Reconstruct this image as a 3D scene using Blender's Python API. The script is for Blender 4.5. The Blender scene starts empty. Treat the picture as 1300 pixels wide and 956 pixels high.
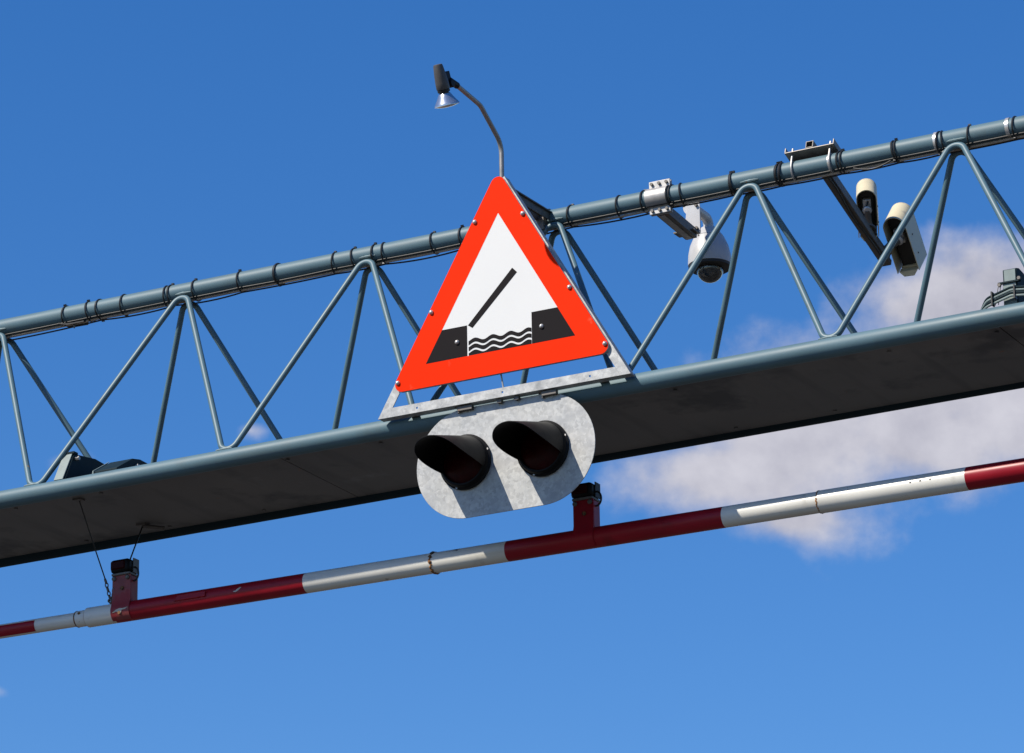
import bpy, bmesh, math, random
from mathutils import Vector, Matrix
random.seed(7)
sc = bpy.context.scene
R = math.radians

# ------------------------------------------------------------------ camera
ZO = 7.205                      # height of the lower truss chords above the ground
CAM = (7.867, -14.996, -5.605 + ZO)
RIGHT = Vector((0.88300053, 0.46912209, -0.01531421))
UP = Vector((0.16722928, -0.28394465, 0.94414501))
FWD = Vector((-0.43857089, 0.83624153, 0.32917422))
cd = bpy.data.cameras.new('camera')
cam = bpy.data.objects.new('camera', cd)
sc.collection.objects.link(cam)
m = Matrix((RIGHT, UP, -FWD)).transposed().to_4x4()
m.translation = CAM
cam.matrix_world = m
cd.sensor_width = 36.0
cd.lens = 5200.0 / 1300.0 * 36.0
cd.shift_y = -45.0 / 1300.0
cd.clip_end = 6000
sc.camera = cam

# ------------------------------------------------------------------ sun, sky, exposure
LIGHT = Vector((0.495, 0.83, -1.0)).normalized()
sd = bpy.data.lights.new('sun', 'SUN')
sd.energy = 5.0
sd.angle = R(0.53)
sd.color = (1.0, 0.93, 0.82)
sun = bpy.data.objects.new('sun', sd)
sun.rotation_euler = LIGHT.to_track_quat('-Z', 'Y').to_euler()
sun.location = (0, 0, 30)
sc.collection.objects.link(sun)
SUN_EL = math.asin(-LIGHT.z)
SUN_AZ = math.atan2(-LIGHT.x, -LIGHT.y)

world = bpy.data.worlds.new('World')
sc.world = world
world.use_nodes = True
wt = world.node_tree
wt.nodes.clear()


def wn(t, **k):
    n = wt.nodes.new(t)
    for a, b in k.items():
        setattr(n, a, b)
    return n


def wmath(op, a, b=None, c=None, clamp=False):
    n = wn('ShaderNodeMath', operation=op, use_clamp=clamp)
    for i, s in enumerate((a, b, c)):
        if s is None:
            continue
        if isinstance(s, (int, float)):
            n.inputs[i].default_value = s
        else:
            wt.links.new(s, n.inputs[i])
    return n.outputs[0]


sky = wn('ShaderNodeTexSky', sky_type='NISHITA')
sky.sun_disc = False
sky.sun_elevation = SUN_EL
sky.sun_rotation = SUN_AZ
sky.altitude = 0
sky.air_density = 1.0
sky.dust_density = 0.2
sky.ozone_density = 4.0
hs = wn('ShaderNodeHueSaturation')
hs.inputs['Hue'].default_value = 0.5095
hs.inputs['Saturation'].default_value = 1.32
hs.inputs['Value'].default_value = 1.0
wt.links.new(sky.outputs[0], hs.inputs['Color'])
tc = wn('ShaderNodeTexCoord')
sx = wn('ShaderNodeSeparateXYZ')
wt.links.new(tc.outputs['Generated'], sx.inputs[0])
az = wmath('MULTIPLY', wmath('ARCTAN2', sx.outputs[0], sx.outputs[1]), 0.945)
el = wmath('ARCSINE', sx.outputs[2])
cv = wn('ShaderNodeCombineXYZ')
wt.links.new(az, cv.inputs[0])
wt.links.new(el, cv.inputs[1])
# cumulus banks: azimuth, elevation, half width, half height (radians), strength
BANKS = [(-0.3451, 0.3245, 0.047, 0.029, 1.0), (-0.3470, 0.3395, 0.034, 0.0145, 1.0), (-0.3300, 0.3430, 0.034, 0.0165, 1.0), (-0.3300, 0.3120, 0.034, 0.016, 1.0), (-0.3830, 0.3120, 0.044, 0.029, 1.0), (-0.4085, 0.3020, 0.028, 0.017, 0.9),
         (-0.3124, 0.3275, 0.052, 0.031, 1.0), (-0.3604, 0.3091, 0.032, 0.021, 1.0), (-0.3893, 0.2905, 0.026, 0.012, 0.78), (-0.2500, 0.3380, 0.080, 0.038, 1.0),
         (-0.566, 0.306, 0.016, 0.009, 0.36), (-0.520, 0.314, 0.012, 0.007, 0.30), (-0.580, 0.250, 0.012, 0.006, 0.5),
         (-0.72, 0.33, 0.10, 0.05, 1.0), (-0.05, 0.27, 0.16, 0.06, 1.0), (-1.3, 0.36, 0.2, 0.08, 1.0),
         (0.5, 0.40, 0.2, 0.09, 1.0), (1.3, 0.30, 0.25, 0.07, 1.0), (2.3, 0.45, 0.22, 0.1, 1.0), (-2.2, 0.33, 0.24, 0.08, 1.0)]
field = None
for (u, v, a, b, s) in BANKS:
    du = wmath('MULTIPLY', wmath('SUBTRACT', az, u), 1.0 / a)
    dv = wmath('MULTIPLY', wmath('SUBTRACT', el, v), 1.0 / b)
    q = wmath('SQRT', wmath('ADD', wmath('MULTIPLY', du, du), wmath('MULTIPLY', dv, dv)))
    f = wmath('SUBTRACT', s, q)
    field = f if field is None else wmath('SMOOTH_MAX', field, f, 0.25)
nz = wn('ShaderNodeTexNoise')
nz.inputs['Scale'].default_value = 38.0
nz.inputs['Detail'].default_value = 9.0
nz.inputs['Roughness'].default_value = 0.53
wt.links.new(cv.outputs[0], nz.inputs['Vector'])
# the same billows sampled a little towards the sun: sunlit flanks and greyer lee sides
cv2 = wn('ShaderNodeVectorMath', operation='ADD')
wt.links.new(cv.outputs[0], cv2.inputs[0])
cv2.inputs[1].default_value = (-0.0045, 0.0065, 0.0)
nz2 = wn('ShaderNodeTexNoise')
nz2.inputs['Scale'].default_value = 38.0
nz2.inputs['Detail'].default_value = 6.0
nz2.inputs['Roughness'].default_value = 0.56
wt.links.new(cv2.outputs[0], nz2.inputs['Vector'])
lit = wmath('ADD', 0.5, wmath('MULTIPLY', wmath('SUBTRACT', nz.outputs['Fac'], nz2.outputs['Fac']), 1.0), clamp=True)
fld = wmath('ADD', field, wmath('MULTIPLY', wmath('SUBTRACT', nz.outputs['Fac'], 0.5), 1.6))
mr = wn('ShaderNodeMapRange', interpolation_type='SMOOTHSTEP')
mr.inputs['From Min'].default_value = -0.02
mr.inputs['From Max'].default_value = 0.70
mr.inputs['To Max'].default_value = 0.95
wt.links.new(fld, mr.inputs['Value'])
cr = wn('ShaderNodeValToRGB')
cr.color_ramp.elements[0].position = 0.30
cr.color_ramp.elements[0].color = (3.3, 3.25, 3.75, 1)
cr.color_ramp.elements[1].position = 0.78
cr.color_ramp.elements[1].color = (5.1, 5.0, 5.4, 1)
wt.links.new(lit, cr.inputs['Fac'])
mx = wn('ShaderNodeMix', data_type='RGBA')
wt.links.new(mr.outputs[0], mx.inputs['Factor'])
wt.links.new(hs.outputs[0], mx.inputs[6])
wt.links.new(cr.outputs[0], mx.inputs[7])
bg = wn('ShaderNodeBackground')
bg.inputs['Strength'].default_value = 0.108
wt.links.new(mx.outputs[2], bg.inputs['Color'])
wo = wn('ShaderNodeOutputWorld')
wt.links.new(bg.outputs[0], wo.inputs['Surface'])

sc.view_settings.view_transform = 'Standard'
sc.view_settings.look = 'None'
sc.view_settings.exposure = 0.4
sc.view_settings.gamma = 1.0
sc.render.engine = 'CYCLES'

# ------------------------------------------------------------------ materials
MATS = {}


def mat(name, col, rough=0.5, metal=0.0, var=0.12, vscale=9.0, col2=None, patch=None, bump=0.0, bscale=60.0, coat=0.0,
        spec=0.5, trans=0.0, streak=None, spangle=None):
    """Procedural material: base colour varied by fractal noise, optional patches (rust, flaking, dirt) and fine relief.
    patch: (colour, noise scale, threshold, softness)"""
    kf = 0.74
    col = tuple(c * kf for c in col)
    col2 = tuple(c * kf for c in col2) if col2 else None
    mt = bpy.data.materials.new(name)
    mt.use_nodes = True
    t = mt.node_tree
    bs = t.nodes['Principled BSDF']
    L = t.links.new
    N = t.nodes.new
    co = N('ShaderNodeTexCoord')
    n1 = N('ShaderNodeTexNoise')
    n1.inputs['Scale'].default_value = vscale
    n1.inputs['Detail'].default_value = 6
    L(co.outputs['Object'], n1.inputs['Vector'])
    rp = N('ShaderNodeValToRGB')
    rp.color_ramp.elements[0].position = 0.3
    rp.color_ramp.elements[1].position = 0.7
    c2 = col2 if col2 else tuple(min(1, c * (1 + var)) for c in col)
    c1 = tuple(c * (1 - var) for c in col) if not col2 else col
    rp.color_ramp.elements[0].color = (*c1, 1)
    rp.color_ramp.elements[1].color = (*c2, 1)
    L(n1.outputs['Fac'], rp.inputs['Fac'])
    out = rp.outputs[0]
    if spangle:
        vo = N('ShaderNodeTexVoronoi')
        vo.inputs['Scale'].default_value = spangle[0]
        vo.inputs['Randomness'].default_value = 1.0
        dn = N('ShaderNodeTexNoise')
        dn.inputs['Scale'].default_value = spangle[0] * 0.7
        L(co.outputs['Object'], dn.inputs['Vector'])
        va = N('ShaderNodeVectorMath')
        va.operation = 'MULTIPLY_ADD'
        L(dn.outputs['Color'], va.inputs[0])
        va.inputs[1].default_value = (0.03, 0.03, 0.03)
        L(co.outputs['Object'], va.inputs[2])
        L(va.outputs[0], vo.inputs['Vector'])
        bw = N('ShaderNodeSeparateColor')
        L(vo.outputs['Color'], bw.inputs[0])
        mpv = N('ShaderNodeMapRange')
        mpv.inputs['To Min'].default_value = 1 - spangle[1]
        mpv.inputs['To Max'].default_value = 1 + spangle[1]
        L(bw.outputs[0], mpv.inputs['Value'])
        mu = N('ShaderNodeMix')
        mu.data_type = 'RGBA'
        mu.blend_type = 'MULTIPLY'
        mu.inputs['Factor'].default_value = 1.0
        L(out, mu.inputs[6])
        L(mpv.outputs[0], mu.inputs[7])
        out = mu.outputs[2]
    for pt in (patch or []):
        pc, ps, th, so = pt
        n2 = N('ShaderNodeTexNoise')
        n2.inputs['Scale'].default_value = ps
        n2.inputs['Detail'].default_value = 5
        n2.inputs['Roughness'].default_value = 0.6
        L(co.outputs['Object'], n2.inputs['Vector'])
        mp = N('ShaderNodeMapRange')
        mp.inputs['From Min'].default_value = th
        mp.inputs['From Max'].default_value = th + so
        L(n2.outputs['Fac'], mp.inputs['Value'])
        mm = N('ShaderNodeMix')
        mm.data_type = 'RGBA'
        L(mp.outputs[0], mm.inputs['Factor'])
        L(out, mm.inputs[6])
        mm.inputs[7].default_value = (*[q * kf for q in pc], 1)
        out = mm.outputs[2]
    if streak:
        sc_col, sscale, th, amt = streak
        mpg = N('ShaderNodeMapping')
        mpg.inputs['Scale'].default_value = sscale
        L(co.outputs['Object'], mpg.inputs['Vector'])
        n3 = N('ShaderNodeTexNoise')
        n3.inputs['Scale'].default_value = 1.0
        n3.inputs['Detail'].default_value = 6
        L(mpg.outputs[0], n3.inputs['Vector'])
        mp = N('ShaderNodeMapRange')
        mp.inputs['From Min'].default_value = th
        mp.inputs['From Max'].default_value = th + 0.2
        mp.inputs['To Max'].default_value = amt
        L(n3.outputs['Fac'], mp.inputs['Value'])
        mm = N('ShaderNodeMix')
        mm.data_type = 'RGBA'
        L(mp.outputs[0], mm.inputs['Factor'])
        L(out, mm.inputs[6])
        mm.inputs[7].default_value = (*[q * kf for q in sc_col], 1)
        out = mm.outputs[2]
    L(out, bs.inputs['Base Color'])
    bs.inputs['Metallic'].default_value = metal
    bs.inputs['Specular IOR Level'].default_value = spec
    mr_ = N('ShaderNodeMapRange')
    mr_.inputs['To Min'].default_value = max(0.03, rough - 0.1)
    mr_.inputs['To Max'].default_value = min(1.0, rough + 0.1)
    L(n1.outputs['Fac'], mr_.inputs['Value'])
    L(mr_.outputs[0], bs.inputs['Roughness'])
    if coat:
        bs.inputs['Coat Weight'].default_value = coat
        bs.inputs['Coat Roughness'].default_value = 0.12
    if trans:
        bs.inputs['Transmission Weight'].default_value = trans
    if bump:
        nb = N('ShaderNodeTexNoise')
        nb.inputs['Scale'].default_value = bscale
        nb.inputs['Detail'].default_value = 4
        L(co.outputs['Object'], nb.inputs['Vector'])
        b = N('ShaderNodeBump')
        b.inputs['Strength'].default_value = bump
        b.inputs['Distance'].default_value = 0.004
        L(nb.outputs['Fac'], b.inputs['Height'])
        L(b.outputs[0], bs.inputs['Normal'])
    MATS[name] = mt
    return mt


RUST = (0.22, 0.085, 0.025)
mat('teal_paint', (0.096, 0.176, 0.214), 0.54, spec=0.38, var=0.08, vscale=3.0, bump=0.08, bscale=25,
    patch=[((0.35, 0.20, 0.07), 16.0, 0.745, 0.03), ((0.10, 0.15, 0.165), 5.0, 0.56, 0.25)],
    streak=((0.12, 0.16, 0.165), (2.0, 22.0, 22.0), 0.52, 0.35))
mat('teal_tube', (0.092, 0.172, 0.210), 0.46, spec=0.42, var=0.10, vscale=6.0,
    patch=[((0.33, 0.19, 0.07), 20.0, 0.725, 0.03), ((0.085, 0.13, 0.14), 7.0, 0.60, 0.12)])
mat('weld_paint', (0.15, 0.225, 0.24), 0.6, var=0.3, vscale=60, patch=[((0.25, 0.14, 0.06), 40.0, 0.60, 0.06)])
mat('deck_paint', (0.160, 0.150, 0.138), 0.55, var=0.20, vscale=2.2, bump=0.30, bscale=4,
    patch=[((0.06, 0.06, 0.06), 2.6, 0.55, 0.12), ((0.26, 0.10, 0.03), 7.0, 0.70, 0.04), ((0.22, 0.22, 0.21), 4.0, 0.66, 0.10)],
    streak=((0.05, 0.05, 0.05), (9.0, 1.2, 1.0), 0.54, 0.6))
mat('dark_teal_shade', (0.013, 0.028, 0.035), 0.6, spec=0.1, var=0.15)  # shade on bracket sides and rear tube put into the colour; also dark cables
mat('pale_teal_sunlit', (0.20, 0.26, 0.25), 0.55, var=0.18, vscale=20)  # sunlight on bracket fronts put into the colour; also pale cables
mat('sign_red', (1.0, 0.033, 0.002), 0.45, var=0.05, vscale=2.0, spec=0.03,
    patch=[((0.95, 0.11, 0.05), 13.0, 0.67, 0.12), ((0.80, 0.03, 0.004), 5.0, 0.62, 0.2)])
mat('sign_white', (0.80, 0.80, 0.785), 0.5, var=0.015, vscale=3.0, spec=0.2)
mat('sign_black', (0.015, 0.0125, 0.0135), 0.6, var=0.08, spec=0.05)
mat('galvanised', (0.36, 0.365, 0.36), 0.50, metal=0.25, col2=(0.52, 0.525, 0.515), vscale=26, bump=0.12, bscale=60, spangle=(70.0, 0.14),
    patch=[((0.24, 0.25, 0.25), 9.0, 0.60, 0.15), ((0.30, 0.22, 0.14), 30.0, 0.74, 0.05)])
mat('galvanised_board', (0.40, 0.405, 0.40), 0.48, metal=0.18, col2=(0.50, 0.498, 0.478), vscale=13, bump=0.10, bscale=22, spangle=(72.0, 0.16),
    patch=[((0.36, 0.365, 0.365), 7.0, 0.55, 0.15), ((0.36, 0.28, 0.19), 9.0, 0.73, 0.06)])
mat('steel_bright', (0.66, 0.64, 0.61), 0.30, metal=0.45, var=0.12, vscale=30)
mat('steel_bare', (0.47, 0.455, 0.44), 0.48, metal=0.5, var=0.15, vscale=20, patch=[(RUST, 14.0, 0.72, 0.05)])
mat('steel_brown', (0.25, 0.225, 0.20), 0.5, metal=0.35, var=0.2, vscale=20, patch=[(RUST, 16.0, 0.62, 0.1)])
mat('steel_dull', (0.16, 0.145, 0.13), 0.55, metal=0.4, var=0.2, vscale=24, patch=[(RUST, 18.0, 0.62, 0.1)])
mat('black_plastic', (0.0045, 0.0045, 0.005), 0.5, var=0.2, vscale=14, spec=0.14)
mat('black_rubber_shade', (0.014, 0.013, 0.013), 0.6, var=0.2)  # rubber black, also stands in for shade on the clip plate
mat('red_lens', (0.030, 0.0012, 0.002), 0.45, var=0.25, vscale=40, spec=0.08)
mat('boom_white', (0.82, 0.795, 0.72), 0.34, var=0.05, vscale=4, spec=0.4, bump=0.04, bscale=18,
    patch=[((0.45, 0.43, 0.37), 7.0, 0.60, 0.20), (RUST, 24.0, 0.715, 0.03), ((0.12, 0.11, 0.095), 11.0, 0.665, 0.05)],
    streak=((0.40, 0.38, 0.33), (1.5, 26.0, 26.0), 0.55, 0.35))
mat('boom_red', (0.345, 0.008, 0.020), 0.38, var=0.12, vscale=5, spec=0.22, bump=0.04, bscale=18,
    patch=[((0.22, 0.010, 0.016), 6.0, 0.60, 0.15), ((0.55, 0.50, 0.42), 13.0, 0.775, 0.02)])
mat('bracket_red', (0.30, 0.05, 0.05), 0.6, var=0.3, vscale=14, bump=0.3, bscale=40,
    patch=[(RUST, 12.0, 0.60, 0.08), ((0.30, 0.016, 0.022), 6.0, 0.50, 0.05)])
mat('rust', (0.27, 0.115, 0.035), 0.85, var=0.5, vscale=40, bump=0.6, bscale=70, patch=[((0.04, 0.03, 0.02), 35.0, 0.52, 0.06)])
mat('flake', (0.60, 0.55, 0.46), 0.8, var=0.2, vscale=30)
mat('camera_white', (0.56, 0.56, 0.565), 0.38, var=0.05, vscale=20, patch=[((0.38, 0.30, 0.24), 34.0, 0.70, 0.05)])
mat('camera_cream', (0.74, 0.65, 0.43), 0.45, var=0.05, vscale=12, patch=[((0.52, 0.46, 0.34), 9.0, 0.62, 0.1)])
mat('camera_grey', (0.50, 0.49, 0.44), 0.5, var=0.06, vscale=12)
mat('dark_interior', (0.020, 0.017, 0.014), 0.6, var=0.3, vscale=22)
mat('smoked_dome', (0.30, 0.29, 0.27), 0.05, var=0.05, trans=0.85, coat=0.5)
mat('lamp_grey', (0.085, 0.078, 0.075), 0.55, var=0.12, vscale=30)
mat('pole_grey', (0.36, 0.34, 0.32), 0.45, metal=0.5, var=0.12, vscale=22)
mat('reflector', (0.72, 0.74, 0.76), 0.22, metal=0.85, var=0.04)
mat('bulb_glass', (0.50, 0.36, 0.26), 0.12, var=0.05, coat=0.5)
mat('cable_brown', (0.42, 0.33, 0.25), 0.6, var=0.15)
mat('cable_black', (0.012, 0.012, 0.012), 0.5, var=0.2)
mat('ground_mix', (0.052, 0.049, 0.045), 0.9, col2=(0.078, 0.074, 0.067), vscale=0.15)

# ------------------------------------------------------------------ mesh helpers
COL = sc.collection
ORG = {}


class MB:
    def __init__(s):
        s.v = []
        s.f = []

    def add(s, vs, fs):
        b = len(s.v)
        s.v += [tuple(v) for v in vs]
        s.f += [tuple(i + b for i in f) for f in fs]
        return s

    def box(s, c, size, ax=None):
        """box centred at c; ax = three unit vectors"""
        c = Vector(c)
        ax = ax or (Vector((1, 0, 0)), Vector((0, 1, 0)), Vector((0, 0, 1)))
        h = [Vector(a) * (d / 2) for a, d in zip(ax, size)]
        vs = [c + h[0] * i + h[1] * j + h[2] * k for i in (-1, 1) for j in (-1, 1) for k in (-1, 1)]
        fs = [(0, 1, 3, 2), (4, 6, 7, 5), (0, 4, 5, 1), (2, 3, 7, 6), (0, 2, 6, 4), (1, 5, 7, 3)]
        return s.add(vs, fs)

    def bx(s, x0, x1, y0, y1, z0, z1):
        return s.box(((x0 + x1) / 2, (y0 + y1) / 2, (z0 + z1) / 2), (x1 - x0, y1 - y0, z1 - z0))

    def prism(s, poly, d):
        """closed polygon (3D points) pushed along vector d"""
        n = len(poly)
        d = Vector(d)
        p = [Vector(a) for a in poly]
        vs = p + [a + d for a in p]
        fs = [tuple(range(n - 1, -1, -1)), tuple(range(n, 2 * n))]
        fs += [(i, (i + 1) % n, n + (i + 1) % n, n + i) for i in range(n)]
        return s.add(vs, fs)

    def tube(s, path, r, n=14, caps=True):
        P = [Vector(p) for p in path]
        k = len(P)
        rr = r if isinstance(r, (list, tuple)) else [r] * k
        T = []
        for i in range(k):
            a = P[max(i - 1, 0)]
            b = P[min(i + 1, k - 1)]
            T.append((b - a).normalized())
        ref = Vector((0, 0, 1)) if abs(T[0].z) < 0.9 else Vector((0, 1, 0))
        u = T[0].cross(ref).normalized()
        vs = []
        for i in range(k):
            u = (u - T[i] * u.dot(T[i])).normalized()
            w = T[i].cross(u)
            for j in range(n):
                a = 2 * math.pi * j / n
                vs.append(P[i] + (u * math.cos(a) + w * math.sin(a)) * rr[i])
        fs = [(i * n + j, i * n + (j + 1) % n, (i + 1) * n + (j + 1) % n, (i + 1) * n + j) for i in range(k - 1) for j in range(n)]
        if caps:
            fs.append(tuple(range(n - 1, -1, -1)))
            fs.append(tuple(range((k - 1) * n, k * n)))
        return s.add(vs, fs)

    def lathe(s, o, d, prof, n=28, caps=(True, True)):
        """revolve (distance along d, radius) pairs about the axis through o"""
        o = Vector(o)
        d = Vector(d).normalized()
        return s.tube_prof([o + d * t for t, _ in prof], [r for _, r in prof], d, n, caps)

    def tube_prof(s, P, rr, d, n, caps):
        ref = Vector((0, 0, 1)) if abs(d.z) < 0.9 else Vector((1, 0, 0))
        u = d.cross(ref).normalized()
        w = d.cross(u)
        vs = [p + (u * math.cos(2 * math.pi * j / n) + w * math.sin(2 * math.pi * j / n)) * max(r, 1e-5) for p, r in zip(P, rr) for j in range(n)]
        k = len(P)
        fs = [(i * n + j, i * n + (j + 1) % n, (i + 1) * n + (j + 1) % n, (i + 1) * n + j) for i in range(k - 1) for j in range(n)]
        if caps[0]:
            fs.append(tuple(range(n - 1, -1, -1)))
        if caps[1]:
            fs.append(tuple(range((k - 1) * n, k * n)))
        return s.add(vs, fs)

    def ring(s, c, d, R_, r, a0=0.0, a1=2 * math.pi, n=40, m_=6, squash=1.0):
        """torus arc around axis d"""
        c = Vector(c)
        d = Vector(d).normalized()
        ref = Vector((0, 0, 1)) if abs(d.z) < 0.9 else Vector((0, 1, 0))
        w = (ref - d * ref.dot(d)).normalized()
        u = w.cross(d)
        full = abs(a1 - a0 - 2 * math.pi) < 1e-6
        k = n if full else n + 1
        vs = []
        for i in range(k):
            a = a0 + (a1 - a0) * i / n
            e = u * math.cos(a) + w * math.sin(a)
            for j in range(m_):
                b = 2 * math.pi * j / m_
                vs.append(c + e * (R_ + r * math.cos(b)) + d * (r * squash * math.sin(b)))
        fs = []
        for i in range(n if full else n):
            i2 = (i + 1) % k
            for j in range(m_):
                fs.append((i * m_ + j, i2 * m_ + j, i2 * m_ + (j + 1) % m_, i * m_ + (j + 1) % m_))
        if not full:
            fs.append(tuple(range(m_ - 1, -1, -1)))
            fs.append(tuple(range((k - 1) * m_, k * m_)))
        return s.add(vs, fs)

    def build(s, name, material, parent=None, bevel=0.0, sharp=35, loc=None):
        org = ORG[parent.name] if parent is not None else Vector(loc if loc else (0, 0, 0))
        me = bpy.data.meshes.new(name)
        me.from_pydata([Vector(v) - org for v in s.v], [], s.f)
        bm = bmesh.new()
        bm.from_mesh(me)
        bmesh.ops.recalc_face_normals(bm, faces=bm.faces)
        bm.to_mesh(me)
        bm.free()
        me.materials.append(MATS[material])
        me.polygons.foreach_set('use_smooth', [True] * len(me.polygons))
        me.set_sharp_from_angle(angle=R(sharp))
        o = bpy.data.objects.new(name, me)
        COL.objects.link(o)
        if parent is not None:
            o.parent = parent
        else:
            o.location = org + Vector((0, 0, ZO))
        ORG[o.name] = org
        if bevel:
            b = o.modifiers.new('bevel', 'BEVEL')
            b.width = bevel
            b.segments = 2
            b.limit_method = 'ANGLE'
            b.angle_limit = R(40)
        return o


def thing(name, label, cat, loc, group=None):
    o = bpy.data.objects.new(name, None)
    o.empty_display_size = 0.1
    COL.objects.link(o)
    o.location = Vector(loc) + Vector((0, 0, ZO))
    ORG[o.name] = Vector(loc)
    tag(o, label, cat, group)
    return o


def tag(o, label=None, cat=None, group=None, kind=None):
    if label:
        o['label'] = label
    if cat:
        o['category'] = cat
    if group:
        o['group'] = group
    if kind:
        o['kind'] = kind
    return o


def fillet(pts, r, n=8):
    """polyline with its corners rounded at radius r"""
    P = [Vector(p) for p in pts]
    out = [P[0]]
    for i in range(1, len(P) - 1):
        a = (P[i - 1] - P[i]).normalized()
        b = (P[i + 1] - P[i]).normalized()
        ang = a.angle(b)
        t = r / math.tan(ang / 2)
        c = P[i] + (a + b).normalized() * (r / math.sin(ang / 2))
        s0 = P[i] + a * t - c
        s1 = P[i] + b * t - c
        for k in range(n + 1):
            out.append(c + s0.normalized().slerp(s1.normalized(), k / n) * r)
    out.append(P[-1])
    return out


def bolt(mb, p, d, r=0.009, h=0.008, n=6):
    mb.lathe(p, d, [(0, r), (h, r)], n=n)
    return mb


X = Vector((1, 0, 0))
Y = Vector((0, 1, 0))
Z = Vector((0, 0, 1))
RC = 0.0425            # chord radius
RT = 0.0142            # lattice tube radius
W = 0.784              # distance between the lower chords


def ztop(x):
    return 0.9972 - 0.00433 * x


def zfront(x):
    return -0.0018 + 0.002 * x


def zrear(x):
    return -0.0054 + 0.00267 * x


YT = W / 2
XA, XB = -7.0, 6.2

# ------------------------------------------------------------------ ground (out of the picture, below)
g = MB().add([(-3000, -3000, 0), (3000, -3000, 0), (3000, 3000, 0), (-3000, 3000, 0)], [(0, 1, 2, 3)])
go = g.build('ground', 'ground_mix')
go.location = (0, 0, 0)
tag(go, kind='structure')

# ------------------------------------------------------------------ gantry truss
tr = thing('gantry_truss', 'blue-grey triangular tube lattice gantry girder crossing the whole picture', 'gantry', (0, YT, -ZO))
k = 24
xs = [XA + (XB - XA) * i / k for i in range(k + 1)]
tag(MB().tube([(x, YT, ztop(x)) for x in xs], RC, 40).build('top_chord', 'teal_paint', tr), 'thick single upper tube of the girder')
tag(MB().tube([(x, 0, zfront(x)) for x in xs], RC, 40).build('bottom_chord', 'teal_paint', tr), 'lower tube along the front edge')
tag(MB().tube([(x, W, zrear(x)) for x in xs], RC, 40).build('bottom_chord', 'dark_teal_shade', tr), 'lower tube along the rear edge')  # shade along the rear underside put into this tube's darker colour
seams = [XA + 0.1, -4.65, -1.21, 2.25, XB - 0.1]
for a, b in zip(seams[:-1], seams[1:]):
    d = MB().bx(a + 0.002, b - 0.002, 0.022, W - 0.022, -0.028, -0.018)
    d.build('deck_panel', 'deck_paint', tr, bevel=0.0015)
for a in seams[1:-1]:
    MB().bx(a - 0.02, a + 0.02, 0.045, W - 0.045, -0.0175, -0.012).build('cover_strip', 'deck_paint', tr)

rng_d = random.Random(21)
for x in [XA + 0.4 + 0.49 * i for i in range(26)]:
    for y in (0.085, W - 0.085):
        if rng_d.random() < 0.8:
            bolt(MB(), (x + rng_d.uniform(-0.02, 0.02), y, -0.0275), -Z, 0.009, 0.006).build('deck_bolt', 'deck_paint', tr)

TN = {-1: -3.97, 0: -2.989, 1: -1.938, 2: -0.939, 3: 0.032, 4: 0.998, 5: 1.974}
BN = {-1: -3.50, 0: -2.515, 1: -1.472, 2: -0.475, 3: 0.512, 4: 1.502, 5: 2.487}
RN = {-1: -3.42, 0: -2.433, 1: -1.433, 2: -0.452, 3: 0.520, 4: 1.494, 5: 2.48}
for D in (TN, BN, RN):
    for i in range(6, 9):
        D[i] = D[i - 1] + 0.98
    for i in range(-2, -5, -1):
        D[i] = D[i + 1] - 0.98


def half_fillet(a, b, c, r):
    """rounded corner at b split at its middle: points from the middle of the bend towards c"""
    full = fillet([a, b, c], r, 10)
    mid = full[1 + 5]
    return [mid] + full[7:-1]


for i in range(-3, 8):
    for (side, D, y0, zf, yt, dx) in (('front', BN, 0.0, zfront, YT - 0.017, 0.009), ('rear', RN, W, zrear, YT + 0.017, -0.009)):
        def bn(j):
            return Vector((D[j], y0, zf(D[j]) - 0.008))

        def tn(j):
            return Vector((TN[j] + dx, yt, ztop(TN[j]) + 0.014))
        if i - 1 not in D or i + 1 not in TN or i not in D or i - 1 not in TN:
            continue
        p = half_fillet(tn(i - 1), bn(i - 1), tn(i), 0.046)
        q = half_fillet(tn(i + 1), bn(i), tn(i), 0.046)
        mid = fillet([p[-1], tn(i), q[-1]], 0.046, 10)
        path = p[:-1] + mid + q[:-1][::-1]
        MB().tube(path, RT, 14).build('lattice_tube', 'teal_tube', tr)

rngw = random.Random(11)


def bead(c, dy, dz, L):
    n_, m_ = 10, 6
    vs, fs = [], []
    for i in range(n_ + 1):
        t_ = i / n_
        r_ = 0.0065 * math.sin(math.pi * min(0.97, max(0.03, t_))) ** 0.4 * rngw.uniform(0.8, 1.2)
        for j in range(m_):
            a = 2 * math.pi * j / m_
            vs.append((c[0] - L / 2 + L * t_, c[1] + dy + r_ * math.cos(a), c[2] + dz + r_ * math.sin(a)))
    fs = [(i * m_ + j, i * m_ + (j + 1) % m_, (i + 1) * m_ + (j + 1) % m_, (i + 1) * m_ + j) for i in range(n_) for j in range(m_)]
    fs += [tuple(range(m_ - 1, -1, -1)), tuple(range(n_ * m_, (n_ + 1) * m_))]
    MB().add(vs, fs).build('weld_bead', 'weld_paint', tr)


for i in range(-3, 7):
    for D, y0, zf, sy in ((BN, 0.0, zfront, 1), (RN, W, zrear, -1)):
        bead((D[i], y0, zf(D[i])), -sy * 0.0075, RC + 0.0015, 0.085)
    for sy in (-1, 1):
        bead((TN[i] + 0.009 * -sy, YT, ztop(TN[i])), sy * 0.0385, -0.0205, 0.085)

# legs that carry the girder, outside the picture
for x in (XA + 0.35, XB - 0.35):
    c = MB().lathe((x, YT, -ZO + 0.03), Z, [(0, 0.16), (ZO - 0.085, 0.13)], 32)
    c.build('column', 'teal_paint', tr)
    MB().bx(x - 0.32, x + 0.32, YT - 0.32, YT + 0.32, -ZO + 0.001, -ZO + 0.03).build('base_plate', 'steel_dull', tr, bevel=0.003)

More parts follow.
